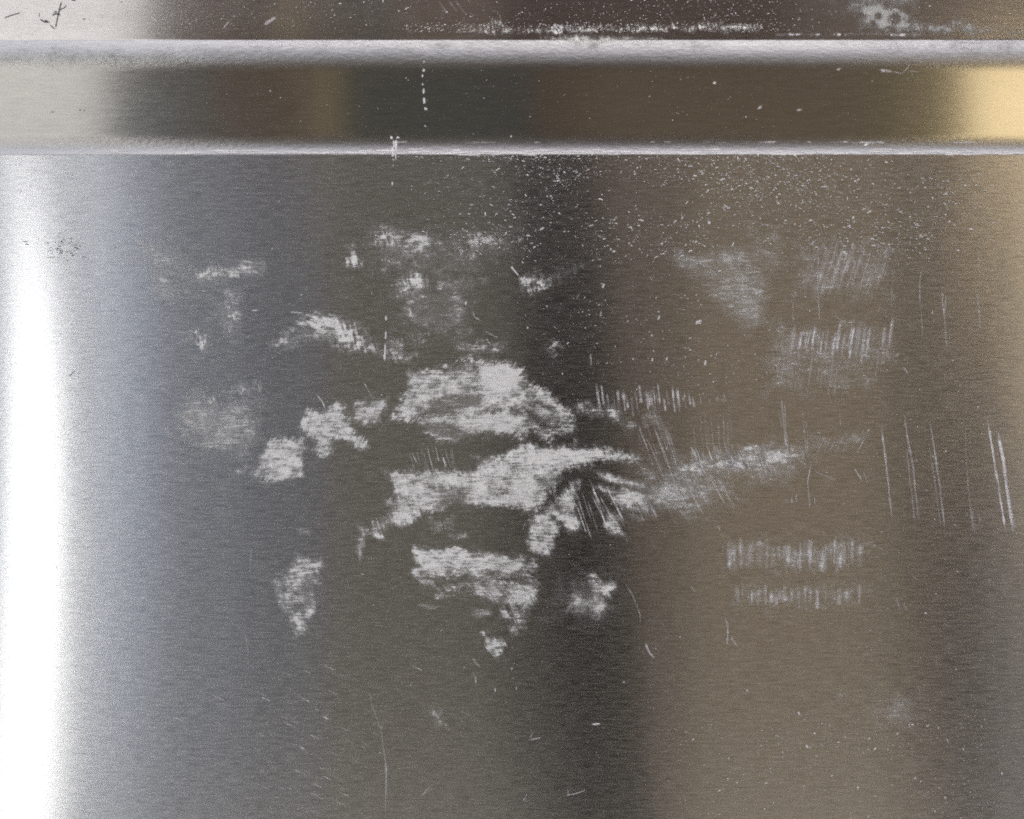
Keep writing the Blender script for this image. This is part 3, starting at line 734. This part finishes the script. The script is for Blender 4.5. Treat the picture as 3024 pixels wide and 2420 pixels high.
# --- worn edge of the lower fold
for q in range(150):
    x_ = random.uniform(1080, 3000) if q > 30 else random.uniform(300, 1150)
    row = random.choice([443, 449, 449, 454, 454, 457, 421]) if x_ > 1150 else random.choice([446, 452])
    ln = random.uniform(16, 90)
    scratch([(x_, row + random.uniform(-2, 2)), (x_ + ln, row + random.uniform(-2, 2))], random.uniform(2.5, 6), random.uniform(.35, .95) * (0.6 if row == 421 else 1), mat=M_CHIP_GLINT, name='worn_edge', gaps=.3, jit=.3, seg=6)

# --- dirt on the folds, with dark patches added to break their even brightness
for pts, dn in [([(1180, 104), (1500, 100), (2150, 108), (2100, 150), (1600, 160), (1300, 150)], .26), ([(500, 140), (1200, 130), (1250, 170), (600, 175)], .26),
                ([(0, 150), (500, 152), (560, 182), (0, 180)], .26), ([(2150, 104), (3024, 108), (3024, 122), (2300, 122)], .26), ([(700, 98), (1250, 98), (1200, 112), (760, 112)], .35), ([(2500, 125), (3024, 120), (3024, 150), (2600, 150)], .3), ([(900, 400), (2200, 398), (2300, 424), (1000, 425)], .3)]:
    patch('grime_dimming', pts, dens=dn, rag=14, soft=16, hole=.5, streak=.5, ang=10, mat=M_GRIME_DIM, cell=3)
# --- dust crust in the corner above the upper fold
patch('dust_crust', [(1360, 92), (1400, 80), (1470, 72), (1490, 84), (1580, 86), (1640, 92), (1560, 98), (1420, 100)], dens=.75, rag=8, soft=6, hole=.9, mat=M_SCUFF, gap=.47, cell=2.5)
patch('dust_crust', [(1600, 88), (1720, 78), (1850, 80), (2000, 78), (2120, 74), (2230, 76), (2230, 86), (2000, 92), (1800, 94), (1620, 98)], dens=.62, rag=9, soft=7, hole=.9, mat=M_SCUFF, gap=.48, cell=2.5)
patch('dust_crust', [(1600, 112), (1700, 106), (1850, 108), (1960, 116), (1850, 122), (1650, 120)], dens=.6, rag=6, soft=6, hole=.6, mat=M_SCUFF, cell=2.5)
patch('dust_crust', [(2290, 101), (2500, 100), (2720, 102), (2720, 105), (2500, 104), (2290, 105)], dens=.65, rag=3.5, soft=3, hole=.9, ang=85, mat=M_CHIP_GLINT, gap=.46, cell=2.2)
patch('dust_crust', [(2740, 80), (2790, 79), (2790, 86), (2740, 84)], dens=.8, rag=2.5, soft=3, hole=.5, mat=M_CHIP_GLINT, cell=2.2)
holes = [(Z(T2, [(hx + r_ * math.cos(t_), hy + r_ * math.sin(t_)) for t_ in np.linspace(0, 6.0, 9)]), .9) for hx, hy, r_ in
         [(1215, 150, 16), (1340, 190, 15), (1352, 118, 36), (1430, 55, 32), (1310, 35, 24), (1250, 100, 20), (1145, 95, 18), (1020, 20, 40)]]
patch('dust_film', Z(T2, [(1110, 130), (1120, 60), (1200, 20), (1330, 0), (1480, 60), (1450, 120), (1600, 150), (1750, 140), (1900, 170), (2156, 190), (2156, 225), (1700, 215), (1300, 200), (1130, 190)]),
      dens=.85, rag=12, soft=14, hole=.5, mat=M_DUST, carve=holes)['label'] = 'cloudy grey dust film with round dark spots'
patch('dust_film', Z(T2, [(930, -30), (1480, -30), (1500, 40), (1200, 50), (1050, 90), (960, 20)]), dens=.45, rag=12, soft=14, hole=.6, mat=M_DUST, carve=holes)
patch('dust_film', [(0, -20), (420, -20), (700, -20), (1180, -20), (1250, 70), (900, 85), (500, 88), (0, 90)], dens=.07, rag=16, soft=20, hole=.8, mat=M_DUST, gap=.3)

# --- dark residue on the left
for o, pts, w in [(T0, [(385, 0), (370, 60), (355, 120), (342, 185)], 6), (T0, [(242, 75), (244, 115)], 6), (T0, [(244, 115), (275, 135), (310, 140)], 8), (T0, [(320, 100), (345, 85), (380, 95)], 9),
                  (T0, [(365, 65), (400, 50), (415, 30)], 8), (T0, [(310, 155), (330, 175), (342, 182)], 7), (T0, [(330, 75), (360, 70)], 6), (T0, [(440, 0), (475, 5)], 7), (T0, [(20, 115), (75, 95), (130, 80)], 5), (T0, [(275, 130), (300, 135)], 8),
                  (T0, [(488, 682), (508, 684)], 6), (T0, [(515, 680), (532, 695)], 7), (T0, [(510, 115), (535, 120)], 4), (T0, [(520, 765), (528, 767)], 4), (T0, [(305, 697), (345, 698)], 3), (T0, [(265, 718), (272, 718)], 4),
                  (LL, [(440, 38), (458, 34)], 6), (LL, [(135, 445), (175, 452)], 4), (LL, [(150, 465), (185, 470)], 3), (LL, [(270, 420), (295, 418)], 4), (LL, [(280, 462), (310, 466)], 4), (LL, [(295, 485), (330, 490)], 3), (LL, [(340, 500), (400, 512)], 4), (LL, [(290, 552), (350, 548)], 3),
                  (LL, [(365, 1025), (390, 1023)], 4), (LL, [(65, 1218), (85, 1213)], 5), (LL, [(92, 1214), (110, 1210)], 4), (LL, [(115, 1268), (127, 1266)], 5), (LL, [(425, 1295), (470, 1250)], 3), (LL, [(500, 545), (540, 548)], 3), (LL, [(335, 65), (345, 68)], 4), (LL, [(542, 370), (550, 372)], 6)]:
    scratch(Z(o, pts), w * .75, .6, mat=M_DARK, name='dark_mark', gaps=.2, seg=4)
for q in range(60):
    x_, y_ = random.gauss(0, 1), random.gauss(0, 1)
    x_, y_ = 185 + 28 * x_ + 6 * y_, 735 + 22 * y_
    scratch([(x_, y_), (x_ + random.uniform(4, 14), y_ + random.uniform(-3, 3))], random.uniform(2, 4), random.uniform(.3, .6), mat=M_DARK, name='dark_mark', gaps=.1, seg=3)
for k_, (hx, hy) in enumerate([(430, 1022), (470, 1028), (480, 900)]):
    patch('dark_smudge', [(hx - 14, hy - 9), (hx + 14, hy - 9), (hx + 16, hy + 9), (hx - 12, hy + 9)], dens=.10, rag=8, soft=8, hole=.7, mat=M_DARK)

# --- sky glints off dents, put in as pale raised flakes, too many to count
def specks(name, regions, mat):
    V, F, C = [], [], []
    for (x0, y0, x1, y1, n, smin, smax, cmin, cmax, el, ang, spread) in regions:
        cx_, cy_ = (x0 + x1) / 2, (y0 + y1) / 2
        for q in range(int(n * 1.5)):
            px_, py_ = random.uniform(x0, x1), random.uniform(y0, y1)
            if x1 - x0 > 500:                       # drifts rather than an even rain
                if vnoise(np.array(px_ / 170.), np.array(py_ / 120.), 4) < random.random() * 0.8: continue
                ex = min(px_ - x0, x1 - px_) / (0.22 * (x1 - x0)); ey = min(py_ - y0, y1 - py_) / (0.22 * (y1 - y0))
                if y0 > 130 and min(1, ex) * min(1, ey) < random.random(): continue
            s_ = 0.62 * (smin + (smax - smin) * random.random() ** 2.6 * random.choice([.45, .8, 1.25]))
            a_ = math.radians(random.gauss(ang, spread)); e_ = random.uniform(1, el)
            lx, ly = s_ * e_ * .5, s_ * .5
            ca_, sa_ = math.cos(a_), -math.sin(a_)
            pts = []
            m_ = random.choice([4, 5, 6])
            for t in range(m_):
                th = 2 * math.pi * (t + random.uniform(-.3, .3)) / m_
                ux, uy = lx * math.cos(th), ly * math.sin(th)
                pts.append((px_ + ux * ca_ - uy * sa_, py_ + ux * sa_ + uy * ca_))
            b0 = len(V)
            ring = P([p[0] for p in pts], [p[1] for p in pts], 0.00012)
            top = P([px_], [py_], 0.00012 + s_ * S * .35)[0]
            V.extend(ring.tolist()); V.append(top.tolist())
            cv = min(1, 1.9 * (cmin + (cmax - cmin) * random.random() ** 1.8))
            C.extend([cv] * (m_ + 1))
            for t in range(m_): F.append((b0 + t, b0 + (t + 1) % m_, b0 + m_))
    V = np.array(V)
    F = [(a, c, b) for a, b, c in F]
    o = mesh_obj(name, V, F, mat, cab, attrs={'cover': C})
    tag(o, kind='stuff')
    return o
specks('glint_flakes', [
    (1150, 455, 3000, 800, 5200, 2.0, 8.5, .15, 1.0, 3.0, 10, 35),
    (1500, 455, 2750, 640, 2200, 2.0, 8.5, .25, 1.0, 2.6, 20, 40),
    (2250, 480, 2950, 760, 900, 3.0, 10, .2, .8, 2.4, 25, 25),
    (1500, 700, 2450, 1250, 1300, 2.0, 6.5, .2, .95, 2.6, 60, 40),
    (2300, 800, 3000, 1500, 700, 2.0, 7.5, .12, .6, 2.6, 10, 40),
    (400, 500, 1300, 1300, 700, 2.0, 5.5, .15, .9, 2.0, 60, 50),
    (800, 1200, 2100, 2420, 700, 2.0, 5.0, .15, .8, 2.2, 70, 50),
    (2350, 1500, 3060, 2000, 700, 2.5, 8, .10, .5, 2.4, -10, 40),
    (1900, 2080, 3060, 2480, 2100, 2.5, 9.5, .14, .6, 2.0, 50, 60),
    (300, 0, 3024, 92, 700, 2.0, 7.0, .15, .75, 2.4, 45, 40),
    (1300, 0, 2500, 92, 500, 2.0, 6.5, .2, .9, 2.2, 45, 40),
    (1200, 70, 2300, 96, 500, 2.5, 7.5, .3, 1.0, 2.2, 50, 40),
    (550, 180, 2900, 400, 420, 2.0, 6.0, .15, .6, 2.0, 45, 35),
    (1100, 455, 2900, 480, 700, 2.0, 7.0, .3, .95, 3.0, 0, 50),
    (0, 900, 700, 1900, 160, 2.0, 5.0, .2, .7, 3.0, 30, 40),
], M_CHIP_GLINT)
